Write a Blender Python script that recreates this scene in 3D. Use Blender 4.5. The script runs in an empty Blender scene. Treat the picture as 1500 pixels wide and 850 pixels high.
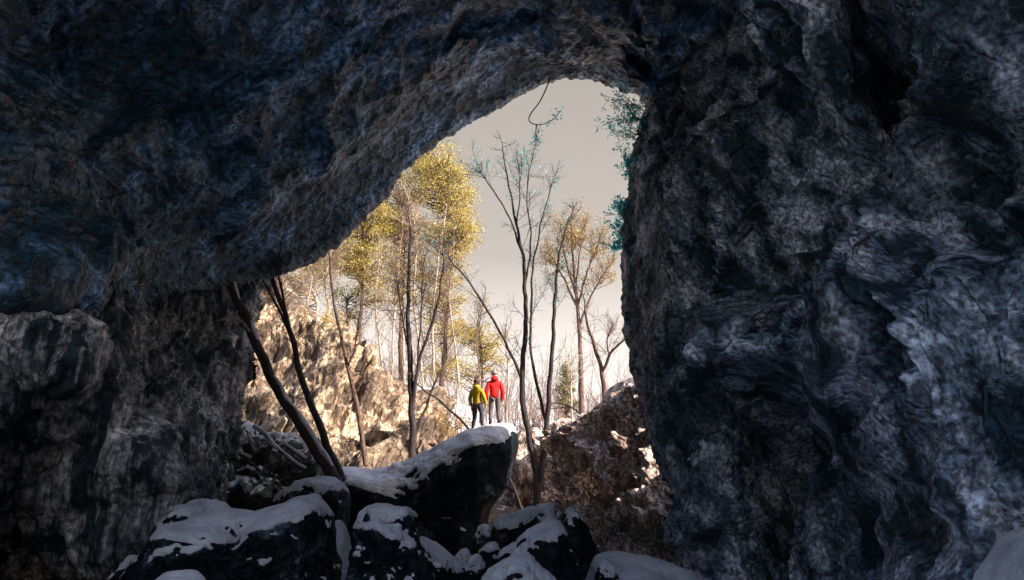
import bpy, math, random
import numpy as np
from mathutils import Vector, Matrix
from mathutils.bvhtree import BVHTree

# ------------------------------------------------------------------ camera, sky, sun, exposure
S = bpy.context.scene
COL = S.collection
PITCH = math.radians(10.4)
FPX = 1177.0                      # focal length in photo pixels (photo is 1500 x 850)
cam_d = bpy.data.cameras.new('camera')
cam = bpy.data.objects.new('camera', cam_d); COL.objects.link(cam)
cam_d.sensor_width = 36; cam_d.lens = FPX/1500*36
cam_d.clip_start = 0.05; cam_d.clip_end = 2000
cam.location = (0, 0, 0); cam.rotation_euler = (math.pi/2+PITCH, 0, 0)
S.camera = cam

SUN_DIR = Vector((0.75, -0.30, 0.60)).normalized()      # towards the sun
sun_elev = math.asin(SUN_DIR.z); sun_az = math.atan2(SUN_DIR.x, SUN_DIR.y)
W = bpy.data.worlds.new('World'); S.world = W; W.use_nodes = True
nt = W.node_tree; nt.nodes.clear()
out = nt.nodes.new('ShaderNodeOutputWorld')
sky = nt.nodes.new('ShaderNodeTexSky'); sky.sky_type = 'NISHITA'; sky.sun_disc = False
sky.sun_elevation = sun_elev; sky.sun_rotation = sun_az; sky.dust_density = 1.5
bg = nt.nodes.new('ShaderNodeBackground'); bg.inputs[1].default_value = 0.15
nt.links.new(sky.outputs[0], bg.inputs[0])
veil = nt.nodes.new('ShaderNodeBackground')              # thin bright cloud veil, warmer near the horizon
tc = nt.nodes.new('ShaderNodeTexCoord'); sep = nt.nodes.new('ShaderNodeSeparateXYZ')
nt.links.new(tc.outputs['Generated'], sep.inputs[0])
ramp = nt.nodes.new('ShaderNodeValToRGB')
ramp.color_ramp.elements[0].position = 0.05; ramp.color_ramp.elements[0].color = (0.33, 0.30, 0.28, 1)
e_ = ramp.color_ramp.elements.new(0.0); e_.color = (0.03, 0.028, 0.026, 1)      # below the horizon: hidden by the ground
e_ = ramp.color_ramp.elements.new(0.012); e_.color = (0.34, 0.31, 0.29, 1)
e_ = ramp.color_ramp.elements.new(0.22); e_.color = (0.160, 0.145, 0.133, 1)
ramp.color_ramp.elements[-1].position = 0.45; ramp.color_ramp.elements[-1].color = (0.122, 0.111, 0.101, 1)
nt.links.new(sep.outputs[2], ramp.inputs[0]); nt.links.new(ramp.outputs[0], veil.inputs[0])
veil.inputs[1].default_value = 1.0
mr = nt.nodes.new('ShaderNodeMapRange'); mr.inputs[1].default_value = 0.45; mr.inputs[2].default_value = 0.62
mr.inputs[3].default_value = 1.0; mr.inputs[4].default_value = 0.0
nt.links.new(sep.outputs[2], mr.inputs[0])
mixw = nt.nodes.new('ShaderNodeMixShader')
nt.links.new(mr.outputs[0], mixw.inputs[0]); nt.links.new(bg.outputs[0], mixw.inputs[1])
nt.links.new(veil.outputs[0], mixw.inputs[2]); nt.links.new(mixw.outputs[0], out.inputs[0])

sd = bpy.data.lights.new('sun', 'SUN'); sd.energy = 3.0; sd.angle = math.radians(0.5); sd.color = (1.0, 0.90, 0.77)
so = bpy.data.objects.new('sun', sd); COL.objects.link(so)
so.rotation_euler = SUN_DIR.to_track_quat('Z', 'Y').to_euler()
S.view_settings.view_transform = 'Standard'; S.view_settings.look = 'None'
S.view_settings.exposure = 2.0; S.view_settings.gamma = 1
S.cycles.max_bounces = 8; S.cycles.diffuse_bounces = 5
S.cycles.use_denoising = True; S.cycles.sample_clamp_indirect = 1.5; S.cycles.use_light_tree = False; S.cycles.use_adaptive_sampling = False
W.cycles.sampling_method = 'MANUAL'; W.cycles.sample_map_resolution = 512

# ------------------------------------------------------------------ helpers
rng = np.random.default_rng(11); random.seed(11)
CA, SA = math.cos(PITCH), math.sin(PITCH)
def P(px, py, Y):
    """World point seen at photo pixel (px, py), at distance Y in front of the camera."""
    rx = (np.asarray(px, float)-750)/FPX; ry = (425-np.asarray(py, float))/FPX
    dy = CA-SA*ry; dz = SA+CA*ry
    Y = np.asarray(Y, float)
    return np.stack([rx/dy*Y, Y+0*rx, dz/dy*Y], -1)
def pix(V):
    c = V[..., 1]*CA+V[..., 2]*SA; u = -V[..., 1]*SA+V[..., 2]*CA
    c = np.maximum(c, 0.05)
    return 750+FPX*V[..., 0]/c, 425-FPX*u/c

_perm = np.random.default_rng(5).permutation(4096)
_grad = np.random.default_rng(6).normal(size=(4096, 3)); _grad /= np.linalg.norm(_grad, axis=1)[:, None]
_hr = np.random.default_rng(7).random((4096, 3))
def _h(i, j, k):
    return _perm[(_perm[(_perm[i & 4095]+j) & 4095]+k) & 4095]
def perlin(p):
    i = np.floor(p).astype(np.int64); f = p-i; w = f*f*f*(f*(f*6-15)+10)
    r = 0
    for a in (0, 1):
        for b in (0, 1):
            for c in (0, 1):
                g = _grad[_h(i[..., 0]+a, i[..., 1]+b, i[..., 2]+c)]
                d = (g*(f-np.array([a, b, c]))).sum(-1)
                r = r+d*(w[..., 0] if a else 1-w[..., 0])*(w[..., 1] if b else 1-w[..., 1])*(w[..., 2] if c else 1-w[..., 2])
    return r*1.6
def fbm(p, o=4, g=0.5):
    r = 0; a = 1.0
    for k in range(o):
        r = r+a*perlin(p*(2.03**k)+17.3*k); a *= g
    return r
def ridged(p, o=4, g=0.5):
    r = 0; a = 1.0
    for k in range(o):
        r = r+a*(1-np.abs(perlin(p*(2.07**k)+9.1*k))*2); a *= g
    return r
def worley(p):
    i = np.floor(p).astype(np.int64); f = p-i
    d1 = np.full(p.shape[:-1], 9.0); d2 = d1.copy(); cid = np.zeros(p.shape[:-1], np.int64)
    for a in (-1, 0, 1):
        for b in (-1, 0, 1):
            for c in (-1, 0, 1):
                hh = _h(i[..., 0]+a, i[..., 1]+b, i[..., 2]+c)
                d = np.linalg.norm(_hr[hh]+np.array([a, b, c])-f, axis=-1)
                m = d < d1
                d2 = np.where(m, d1, np.minimum(d2, d)); cid = np.where(m, hh, cid); d1 = np.where(m, d, d1)
    return d1, d2, _hr[cid][..., 0]
def facets(p, scale, offs=0.35, tilt=0.75, w=0.75, sign=1.0):
    """broken stone, continuous: the lower envelope of tilted curved planes, one per cell, meeting in sharp edges"""
    p = p*scale; i = np.floor(p).astype(np.int64); f = p-i; best = np.full(p.shape[:-1], 9.0)
    for a in (-1, 0, 1):
        for b in (-1, 0, 1):
            for c in (-1, 0, 1):
                hh = _h(i[..., 0]+a, i[..., 1]+b, i[..., 2]+c)
                e = f-_hr[hh]-np.array([a, b, c])
                best = np.minimum(best, w*(e*e).sum(-1)+tilt*(e*_grad[hh]).sum(-1)+offs*_hr[hh][..., 0])
    return sign*(best+0.05)/scale
def rotm(ax, deg): return np.array(Matrix.Rotation(math.radians(deg), 3, ax))

def smooth01(a, b, x):
    t = np.clip((x-a)/(b-a), 0, 1); return t*t*(3-2*t)

def mesh_obj(name, V, F, mat, parent=None, smooth=False, midx=None):
    V = np.ascontiguousarray(V, np.float32); F = np.asarray(F, np.int32)
    me = bpy.data.meshes.new(name)
    me.vertices.add(len(V)); me.vertices.foreach_set('co', V.ravel())
    n, k = F.shape
    me.loops.add(n*k); me.loops.foreach_set('vertex_index', F.ravel())
    me.polygons.add(n); me.polygons.foreach_set('loop_start', np.arange(0, n*k, k, dtype=np.int32))
    me.polygons.foreach_set('use_smooth', np.full(n, smooth))
    for m in (mat if isinstance(mat, (list, tuple)) else [mat]): me.materials.append(m)
    if midx is not None: me.polygons.foreach_set('material_index', np.asarray(midx, np.int32))
    me.update(calc_edges=True); me.validate()
    o = bpy.data.objects.new(name, me); COL.objects.link(o)
    if parent is not None: o.parent = parent
    return o
def tag(o, label=None, cat=None, group=None, kind=None):
    if label: o['label'] = label
    if cat: o['category'] = cat
    if group: o['group'] = group
    if kind: o['kind'] = kind
    return o
def origin_to(o, p):
    """moves a mesh object's origin to world point p without moving the mesh"""
    p = Vector(p); o.data.transform(Matrix.Translation(-p)); o.location = p
def grid_faces(nu, nv, wrap=False):
    a = np.arange(nu*nv).reshape(nu, nv)
    b = np.roll(a, -1, 0) if wrap else a[1:]
    a0 = a if wrap else a[:-1]
    return np.stack([a0[:, :-1], b[:, :-1], b[:, 1:], a0[:, 1:]], -1).reshape(-1, 4)
def grid_normals(G):
    du = np.gradient(G, axis=0); dv = np.gradient(G, axis=1)
    n = np.cross(du, dv); l = np.linalg.norm(n, axis=-1, keepdims=True)
    return n/np.maximum(l, 1e-9)
def catmull(C, n_per, axis=0):
    """C control grid, n_per list of sample counts for each span along axis"""
    C = np.moveaxis(np.asarray(C, float), axis, 0)
    E = np.concatenate([2*C[:1]-C[1:2], C, 2*C[-1:]-C[-2:-1]], 0)
    res = []
    for s in range(len(C)-1):
        p0, p1, p2, p3 = E[s], E[s+1], E[s+2], E[s+3]
        for k in range(n_per[s]+(1 if s == len(C)-2 else 0)):
            t = k/n_per[s]
            res.append(0.5*(2*p1+(p2-p0)*t+(2*p0-5*p1+4*p2-p3)*t*t+(3*p1-p0-3*p2+p3)*t**3))
    return np.moveaxis(np.array(res), 0, axis)

# ------------------------------------------------------------------ materials
class NT:
    def __init__(s, name):
        s.m = bpy.data.materials.new(name); s.m.use_nodes = True; s.t = s.m.node_tree; s.t.nodes.clear()
        s.o = s.n('OutputMaterial'); s.b = s.n('BsdfPrincipled'); s.l(s.b.outputs[0], s.o.inputs[0])
    def n(s, t, **k):
        x = s.t.nodes.new('ShaderNode'+t)
        for a, b in k.items(): setattr(x, a, b)
        return x
    def l(s, a, b): s.t.links.new(a, b)
    def ramp(s, fac, stops, interp='LINEAR'):
        r = s.n('ValToRGB'); r.color_ramp.interpolation = interp
        while len(r.color_ramp.elements) < len(stops): r.color_ramp.elements.new(0.5)
        for e, (p, c) in zip(r.color_ramp.elements, stops):
            e.position = p; e.color = (*c, 1) if len(c) == 3 else c
        s.l(fac, r.inputs[0]); return r.outputs[0]
    def noise(s, vec, scale, detail=6, rough=0.55, dist=0.0):
        x = s.n('TexNoise'); x.inputs['Scale'].default_value = scale; x.inputs['Detail'].default_value = detail
        x.inputs['Roughness'].default_value = rough; x.inputs['Distortion'].default_value = dist
        s.l(vec, x.inputs['Vector']); return x.outputs['Fac']
    def coords(s, rot=(0, 0, 0), scale=(1, 1, 1)):
        g = s.n('NewGeometry'); m0 = s.n('Mapping'); mp = s.n('Mapping'); s.l(g.outputs['Position'], m0.inputs[0]); s.l(m0.outputs[0], mp.inputs[0])
        m0.inputs['Rotation'].default_value = [math.radians(a) for a in rot]; mp.inputs['Scale'].default_value = scale
        return mp.outputs[0]
    def mix(s, f, a, b, mode='MIX'):
        x = s.n('Mix', data_type='RGBA', blend_type=mode)
        if isinstance(f, float): x.inputs[0].default_value = f
        else: s.l(f, x.inputs[0])
        for i, c in ((6, a), (7, b)):
            if isinstance(c, tuple): x.inputs[i].default_value = (*c, 1)
            else: s.l(c, x.inputs[i])
        return x.outputs[2]
    def math(s, op, a, b):
        x = s.n('Math', operation=op)
        for i, c in enumerate((a, b)):
            if isinstance(c, (int, float)): x.inputs[i].default_value = c
            else: s.l(c, x.inputs[i])
        return x.outputs[0]
    def bump(s, h, strength=0.5, dist=0.05, prev=None):
        x = s.n('Bump'); x.inputs['Strength'].default_value = strength; x.inputs['Distance'].default_value = dist
        s.l(h, x.inputs['Height'])
        if prev is not None: s.l(prev, x.inputs['Normal'])
        return x.outputs[0]
    def fin(s, col, rough=0.8, normal=None, spec=0.5):
        if isinstance(col, tuple): s.b.inputs['Base Color'].default_value = (*col, 1)
        else: s.l(col, s.b.inputs['Base Color'])
        if isinstance(rough, float): s.b.inputs['Roughness'].default_value = rough
        else: s.l(rough, s.b.inputs['Roughness'])
        s.b.inputs['Specular IOR Level'].default_value = spec
        if normal is not None: s.l(normal, s.b.inputs['Normal'])
        return s.m

def rock_mat(name, dark, mid, pale, rot=(0, 0, 0), stretch=(1, 1, 1), sc=1.0, veins=0.5, moss=None, rough=0.7, big=(0.40, 0.56), vein_col=None, tint=None, fs=1.0, fine=0.8, cracks=0.7, flow=1.0):
    t = NT(name)
    v = t.coords(rot, stretch); v0 = t.coords()
    nb = t.noise(v0, 0.30*sc, 7, 0.66, 0.3)                   # large random patches: dark stone, with deep shade put into the colour
    nm = t.noise(v, 1.3*sc, 9, 0.60, 0.0)
    nf = t.noise(v0, 7*sc*fs, 5, 0.60, 0.0)
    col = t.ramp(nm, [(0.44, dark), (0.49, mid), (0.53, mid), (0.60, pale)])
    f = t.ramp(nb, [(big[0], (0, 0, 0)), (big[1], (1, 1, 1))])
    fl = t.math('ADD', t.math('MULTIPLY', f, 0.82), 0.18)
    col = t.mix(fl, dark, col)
    g = t.ramp(nf, [(0.40, (0.18, 0.18, 0.18)), (0.5, (0.8, 0.8, 0.8)), (0.60, (1.6, 1.6, 1.6))])
    col = t.mix(fine, col, g, 'MULTIPLY')
    if tint:
        nt_ = t.noise(v0, 0.55, 4, 0.6); tf = t.ramp(nt_, [(0.5, (0, 0, 0)), (0.62, (1, 1, 1))])
        col = t.mix(t.math('MULTIPLY', tf, 0.6), col, t.mix(1.0, col, tint, 'MULTIPLY'))
    # pale calcite veins: thin lines where a stretched noise crosses its middle value
    nv = t.noise(v, 0.8*sc, 7, 0.68, 0.5)
    d = t.math('ABSOLUTE', t.math('SUBTRACT', nv, 0.5), 0)
    vf = t.ramp(d, [(0.0, (1, 1, 1)), (0.006, (0, 0, 0))])
    nn = t.noise(v0, 1.4, 5); vk = t.ramp(nn, [(0.52, (0, 0, 0)), (0.62, (1, 1, 1))])
    vf = t.math('MULTIPLY', t.math('MULTIPLY', vf, vk), veins)
    vc = vein_col or tuple(min(0.75, c*1.5) for c in pale)
    col = t.mix(vf, col, vc)
    if moss:
        nmo = t.noise(v0, 1.1, 6, 0.65); mf = t.ramp(nmo, [(0.5, (0, 0, 0)), (0.62, (1, 1, 1))])
        col = t.mix(mf, col, moss)
    b1 = t.bump(nm, 0.7, 0.10)
    b2 = t.bump(nf, 0.7, 0.035, b1)
    vo = t.n('TexVoronoi', feature='DISTANCE_TO_EDGE'); vo.inputs['Scale'].default_value = 2.2*sc
    wv = t.n('VectorMath', operation='ADD'); nz = t.n('TexNoise'); nz.inputs['Scale'].default_value = 2.0; nz.inputs['Detail'].default_value = 6; t.l(v, nz.inputs['Vector'])
    sc3 = t.n('VectorMath', operation='SCALE'); sc3.inputs['Scale'].default_value = flow; t.l(nz.outputs['Color'], sc3.inputs[0])
    t.l(v, wv.inputs[0]); t.l(sc3.outputs[0], wv.inputs[1]); t.l(wv.outputs[0], vo.inputs['Vector'])
    cr = t.ramp(vo.outputs['Distance'], [(0.0, (0, 0, 0)), (0.08, (1, 1, 1))])
    col = t.mix(cracks, col, t.ramp(vo.outputs['Distance'], [(0.0, (0.1, 0.1, 0.1)), (0.035, (1, 1, 1))]), 'MULTIPLY')
    b3 = t.bump(cr, 0.7, 0.06, b2)
    return t.fin(col, rough, b3, 0.15 if name == 'boulder_rock' else 0.5)

M = {}
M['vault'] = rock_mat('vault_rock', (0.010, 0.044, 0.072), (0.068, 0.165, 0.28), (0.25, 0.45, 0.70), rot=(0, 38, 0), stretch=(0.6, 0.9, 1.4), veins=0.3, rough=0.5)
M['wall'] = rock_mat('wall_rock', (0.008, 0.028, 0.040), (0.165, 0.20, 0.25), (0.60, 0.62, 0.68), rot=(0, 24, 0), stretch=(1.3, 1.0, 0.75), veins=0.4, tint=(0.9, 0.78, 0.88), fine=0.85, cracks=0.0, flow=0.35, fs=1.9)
M['flank'] = rock_mat('flank_rock', (0.014, 0.028, 0.036), (0.36, 0.335, 0.32), (0.84, 0.77, 0.70), rot=(0, -8, 0), stretch=(2.2, 1.0, 0.35), veins=0.25)
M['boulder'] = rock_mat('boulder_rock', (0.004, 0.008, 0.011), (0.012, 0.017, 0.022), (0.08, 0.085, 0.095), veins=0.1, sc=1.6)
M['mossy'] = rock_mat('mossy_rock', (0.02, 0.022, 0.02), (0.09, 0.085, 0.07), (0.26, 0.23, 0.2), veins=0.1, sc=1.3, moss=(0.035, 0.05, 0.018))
M['sunrock'] = rock_mat('sunlit_rock', (0.10, 0.065, 0.045), (0.38, 0.26, 0.17), (0.62, 0.48, 0.33), rot=(0, -22, 0), stretch=(1.9, 1, 0.6), veins=0.2, sc=0.8, rough=0.9, fine=0.45, cracks=0.8, flow=0.4)
M['pinkrock'] = rock_mat('pink_rock', (0.22, 0.145, 0.115), (0.56, 0.42, 0.36), (0.76, 0.64, 0.57), rot=(0, 14, 0), stretch=(1.8, 1, 0.7), veins=0.4, sc=1.5, rough=0.9, vein_col=(0.1, 0.07, 0.06), big=(0.30, 0.50))

def snow_mat():
    t = NT('snow'); v = t.coords()
    n1 = t.noise(v, 5, 9, 0.68); n2 = t.noise(v, 45, 4, 0.6); n3 = t.noise(v, 2.2, 5, 0.6)
    col = t.ramp(n3, [(0.35, (0.44, 0.40, 0.40)), (0.65, (0.74, 0.68, 0.68))])
    grit = t.ramp(t.noise(v, 60, 3, 0.7), [(0.30, (0.25, 0.22, 0.2)), (0.40, (1, 1, 1))])
    col = t.mix(0.5, col, grit, 'MULTIPLY')
    b = t.bump(n1, 0.9, 0.12); b = t.bump(n2, 0.5, 0.012, b)
    m = t.fin(col, 0.75, b, 0.3)
    t.b.inputs['Subsurface Weight'].default_value = 0.0
    return m
M['snow'] = snow_mat()

def bark_mat(name, a, b_, snow_top=0.0):
    t = NT(name); v = t.coords(scale=(6, 6, 1.6)); n = t.noise(v, 3, 6, 0.65)
    col = t.ramp(n, [(0.35, a), (0.65, b_)])
    return t.fin(col, 0.85, t.bump(n, 0.6, 0.03), 0.3)
M['dark_bark'] = bark_mat('dark_bark', (0.018, 0.013, 0.014), (0.075, 0.055, 0.055))
M['brown_bark'] = bark_mat('brown_bark', (0.06, 0.035, 0.03), (0.22, 0.14, 0.11))
M['pale_bark'] = bark_mat('pale_bark', (0.26, 0.19, 0.14), (0.62, 0.52, 0.43))
M['gold_twig'] = bark_mat('gold_twig', (0.30, 0.18, 0.07), (0.55, 0.36, 0.16))

def leaf_mat(name, stops, trans=0.35):
    t = NT(name); g = t.n('NewGeometry')
    col = t.ramp(g.outputs['Random Per Island'], stops)
    m = t.fin(col, 0.7, None, 0.3)
    tr = t.n('BsdfTranslucent'); t.l(col, tr.inputs[0]); mx = t.n('MixShader'); mx.inputs[0].default_value = trans
    t.l(t.b.outputs[0], mx.inputs[1]); t.l(tr.outputs[0], mx.inputs[2]); t.l(mx.outputs[0], t.o.inputs[0])
    return m
M['gold'] = leaf_mat('gold_needles', [(0, (0.11, 0.085, 0.025)), (0.45, (0.40, 0.31, 0.07)), (1, (0.80, 0.64, 0.20))])
M['olive'] = leaf_mat('olive_needles', [(0, (0.06, 0.075, 0.03)), (0.5, (0.17, 0.17, 0.05)), (1, (0.38, 0.34, 0.12))])
M['orange'] = leaf_mat('orange_leaves', [(0, (0.16, 0.10, 0.04)), (0.5, (0.40, 0.27, 0.09)), (1, (0.66, 0.50, 0.20))])
M['teal'] = leaf_mat('fringed_teal_leaves', [(0, (0.02, 0.25, 0.28)), (0.5, (0.05, 0.62, 0.62)), (1, (0.25, 0.90, 0.88))], 0.8)  # cyan colour fringing of the lens, put into the leaf colour
M['dead'] = leaf_mat('dead_leaves', [(0, (0.09, 0.05, 0.035)), (0.5, (0.22, 0.13, 0.09)), (1, (0.38, 0.25, 0.17))])
M['ivy'] = leaf_mat('green_leaves', [(0, (0.02, 0.03, 0.012)), (0.6, (0.07, 0.09, 0.02)), (1, (0.22, 0.24, 0.05))])

def ground_mat():
    t = NT('ground'); v = t.coords()
    at = t.n('Attribute'); at.attribute_name = 'snow_cover'
    n = t.noise(v, 1.3, 8, 0.7); nf = t.noise(v, 12, 6, 0.7)
    soil = t.ramp(nf, [(0.3, (0.05, 0.03, 0.02)), (0.5, (0.20, 0.12, 0.075)), (0.7, (0.42, 0.28, 0.17))])
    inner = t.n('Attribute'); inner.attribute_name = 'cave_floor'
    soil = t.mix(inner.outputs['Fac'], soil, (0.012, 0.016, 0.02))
    s = t.math('ADD', at.outputs['Fac'], t.math('MULTIPLY', t.math('SUBTRACT', n, 0.5), 1.6))
    sf = t.ramp(s, [(0.46, (0, 0, 0)), (0.54, (1, 1, 1))])
    col = t.mix(sf, soil, (0.82, 0.79, 0.82))
    b = t.bump(n, 0.6, 0.2); b = t.bump(nf, 0.7, 0.05, b)
    return t.fin(col, 0.9, b, 0.2)
M['ground'] = ground_mat()

# ------------------------------------------------------------------ ground
def ground_h(x, y):
    p = np.stack([x, y, 0*x], -1)
    inside = 1-smooth01(21, 26, y)
    h = -2.35+0.15*fbm(p*0.5, 3)-1.5*smooth01(10, 20, y)*(1-smooth01(27, 31, y))
    t = smooth01(29, 50, y)
    h = h+t*2.3+smooth01(55, 160, y)*3.0
    left = smooth01(-2.0, -16, x)*smooth01(30, 50, y)
    h = h+left*6.0
    h = h+0.25*fbm(p*0.23+5, 4)*(1-inside)+0.10*fbm(p*1.1, 3)*(1-inside)
    h = h+smooth01(160, 420, y)*(6+12*fbm(p*0.006, 3))*0.5
    h = h+4.5*smooth01(-2, -14, y)  # unseen rise behind the camera, added so rear light enters from high up
    return h
yy = np.concatenate([np.linspace(-30, 20, 60), np.linspace(20.3, 60, 240), 60+np.geomspace(0.4, 640, 140)])
xx = np.concatenate([-60-np.geomspace(640, 1, 40), np.linspace(-60, -16, 60), np.linspace(-15.8, 16, 260), np.linspace(16.5, 60, 60), 60+np.geomspace(1, 640, 40)])
GX, GY = np.meshgrid(xx, yy, indexing='ij')
GZ = ground_h(GX, GY)
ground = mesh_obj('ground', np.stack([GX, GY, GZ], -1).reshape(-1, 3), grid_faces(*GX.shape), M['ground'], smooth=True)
tag(ground, 'leaf-strewn forest floor with snow patches running from the dark cave floor up the hill', kind='structure')
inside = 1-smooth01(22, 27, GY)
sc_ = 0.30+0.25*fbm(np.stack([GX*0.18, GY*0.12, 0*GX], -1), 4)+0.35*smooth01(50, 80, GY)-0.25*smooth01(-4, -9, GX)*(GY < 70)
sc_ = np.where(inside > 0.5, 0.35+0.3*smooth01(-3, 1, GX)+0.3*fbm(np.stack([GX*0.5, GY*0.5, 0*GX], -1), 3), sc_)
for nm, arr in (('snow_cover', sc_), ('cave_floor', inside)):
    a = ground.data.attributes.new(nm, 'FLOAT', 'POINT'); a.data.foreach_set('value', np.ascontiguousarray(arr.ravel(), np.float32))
def gz(x, y): return float(ground_h(np.array([float(x)]), np.array([float(y)]))[0])

# ------------------------------------------------------------------ the cave: one continuous shell of rock
def Wd(x, y, z): return np.array([x, y, z], float)
cols = [
 [Wd(-14, 17, -6), Wd(-14, 13, -6), Wd(-12, 8, -6), Wd(-11, 2, -5), Wd(-9, -10, -5)],
 [Wd(-13, 17, 0.5), Wd(-12.5, 13, 0), Wd(-11, 8, 0), Wd(-10, 2, 0), Wd(-9.5, -10, 0)],
 [P(145, 462, 17), P(60, 430, 14), P(-80, 380, 11), Wd(-10, 2, 3), Wd(-9.5, -10, 3)],
 [P(230, 424, 19), P(110, 300, 15), P(-60, 180, 12), Wd(-9, 2, 5.5), Wd(-9, -10, 5.5)],
 [P(340, 403, 22), P(210, 250, 17), P(40, 60, 13.5), Wd(-7.5, 2, 8), Wd(-8, -10, 8)],
 [P(440, 379, 23), P(320, 220, 18.5), P(200, 20, 15), Wd(-5.5, 2, 9.5), Wd(-6, -10, 9)],
 [P(530, 310, 23.5), P(450, 160, 20), P(360, -20, 16), Wd(-4, 2, 10.5), Wd(-4, -10, 10)],
 [P(603, 229, 24), P(550, 110, 20.5), P(480, -40, 17), Wd(-2.5, 2, 11), Wd(-2.5, -10, 10.5)],
 [P(690, 168, 24), P(650, 80, 21), P(600, -50, 17.5), Wd(-1, 2, 11.5), Wd(-1, -10, 11)],
 [P(760, 132, 24), P(740, 55, 21.5), P(720, -50, 18), Wd(.3, 2, 11.5), Wd(.3, -10, 11)],
 [P(825, 107, 23.5), P(830, 40, 20.5), P(850, -60, 17), Wd(1.5, 2, 11.5), Wd(1.5, -10, 11)],
 [P(885, 113, 23), P(920, 50, 19.5), P(980, -60, 15), Wd(3, 2, 11), Wd(3, -10, 10.5)],
 [P(949, 140, 22), P(1020, 90, 17.5), P(1150, -60, 12), Wd(4.5, 2, 9.5), Wd(4.7, -10, 9.5)],
 [P(942, 190, 21.5), P(1060, 170, 16), P(1300, 80, 10.5), Wd(5.8, 2, 7.5), Wd(6, -10, 7.5)],
 [P(926, 290, 21), P(1060, 300, 15), P(1330, 250, 10), Wd(6.2, 2, 5), Wd(6.5, -10, 5)],
 [P(918, 420, 20.5), P(1060, 430, 14.5), P(1330, 420, 9.5), Wd(6.2, 2, 3), Wd(6.5, -10, 3)],
 [P(932, 530, 20), P(1070, 560, 14), P(1330, 560, 9.2), Wd(6.2, 2, 1), Wd(6.5, -10, 1)],
 [P(962, 660, 19.5), P(1090, 690, 13.5), P(1330, 720, 9), Wd(6.2, 2, -.5), Wd(6.5, -10, -.5)],
 [P(1003, 730, 19), P(1130, 790, 13), P(1340, 850, 9), Wd(6.2, 2, -1.8), Wd(6.5, -10, -1.8)],
 [P(1036, 800, 18.5), P(1160, 880, 12.5), P(1350, 960, 9), Wd(6.2, 2, -3), Wd(6.5, -10, -3)],
 [P(1060, 900, 18), P(1180, 1000, 12), P(1360, 1100, 9), Wd(6.2, 2, -5), Wd(6.5, -10, -5)],
]
C = np.array(cols)
C[4:13, 4, 1] = 4.5; C[4:13, 3, 1] = 7.0; C[4:13, 4, 2] += 1.0; C[4:13, 3, 2] -= 0.5          # unseen end of the roof, cut short so light falls in from above
C[2:4, 4, 1] = -6; C[13:15, 4, 1] = -7; C[13, 4, 2] = 9.5; C[13, 3, 2] = 9.0; C[11:13, 4, 1] = 2.0; C[11:13, 3, 1] = 5.0
#                                     # (21, 5, 3)
CLIFF_H = 8.5
cen = np.array([0.5, 0, 3.0])
def outward(c0, d, dy):
    v = c0-cen; v[..., 1] = 0; v = v/np.linalg.norm(v, axis=-1, keepdims=True)
    r = c0+v*d; r[..., 1] += dy; return r
ext = np.stack([outward(C[:, 0].copy(), CLIFF_H, 1.0), outward(C[:, 0].copy(), 3.0, 2.2), outward(C[:, 0].copy(), 0.8, 1.6), outward(C[:, 0].copy(), 0.15, 0.7)], 1)
CC = np.concatenate([ext, C], 1)                       # (21, 9, 3)
span_u = [max(6, int(np.linalg.norm(C[i+1, 0]-C[i, 0])/0.045)) for i in range(20)]
span_u = [min(u, 60) for u in span_u]; span_u[0] = 20; span_u[1] = 60
G = catmull(CC, [12, 10, 10, 8, 130, 130, 90, 24], 1)
G = catmull(G, span_u, 0)
N = grid_normals(G)
view = -G/np.linalg.norm(G, axis=-1, keepdims=True)
k0 = 40                                                # v index of the mouth rim
sgn = np.sign((N[:, k0+60]*(np.array([0.0, 12, 2])-G[:, k0+60])).sum(-1))
N = N*sgn[:, None, None]                               # towards the inside
rim = np.clip(np.abs(np.arange(G.shape[1])-k0)/95.0, 0, 1)[None, :]
inner = (np.arange(G.shape[1]) >= k0)[None, :]
PX, PY = pix(G)
RV = rotm('Y', 40)
q = G@RV.T
vault_w = 1-smooth01(900, 1040, PX)*1.0
q1 = q*np.array([0.55, 0.5, 1.1]); q2 = (G@rotm('Y', 24).T)*np.array([1.0, 0.95, 0.42])
def rockdisp(q, amp_big=0.5, fine=1.0, mid=1.0):
    wv = np.stack([fbm(q*1.3+3, 3), fbm(q*1.3+31, 3), fbm(q*1.3+57, 3)], -1)
    qq = q+0.10*wv
    k = 0.6+0.5*smooth01(-0.3, 0.4, fbm(q*0.5+77, 2))        # rougher and smoother zones
    D = amp_big*fbm(q*0.35, 3)+0.75*facets(qq, 0.45)+mid*(0.95*facets(qq+5, 1.05)+0.9*facets(qq+9, 2.2, sign=-1, tilt=1.1))+fine*k*(1.7*facets(qq+0.03*wv, 4.4, tilt=1.2)+1.6*facets(q+0.03*wv, 9.5, tilt=1.2)+0.6*facets(q, 19.0, tilt=1.0))
    return D+0.09*ridged(qq*1.1, 7, 0.62)+0.02
Dv = rockdisp(q1, 0.6, 0.8, 0.75); Dw = rockdisp(q2, 0.6, 1.0, 1.0)
D = Dv*vault_w+Dw*(1-vault_w)
D = np.where(rim < 0.7, np.minimum(D, 0.05+D*0.15*(D > 0)), D); D = D-0.25*np.clip(rim*3, 0, 1)
amp = (0.10+0.95*rim**1.2)*(0.55*vault_w+0.95*(1-vault_w))
G2 = G+N*(D*amp)[..., None]
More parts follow.
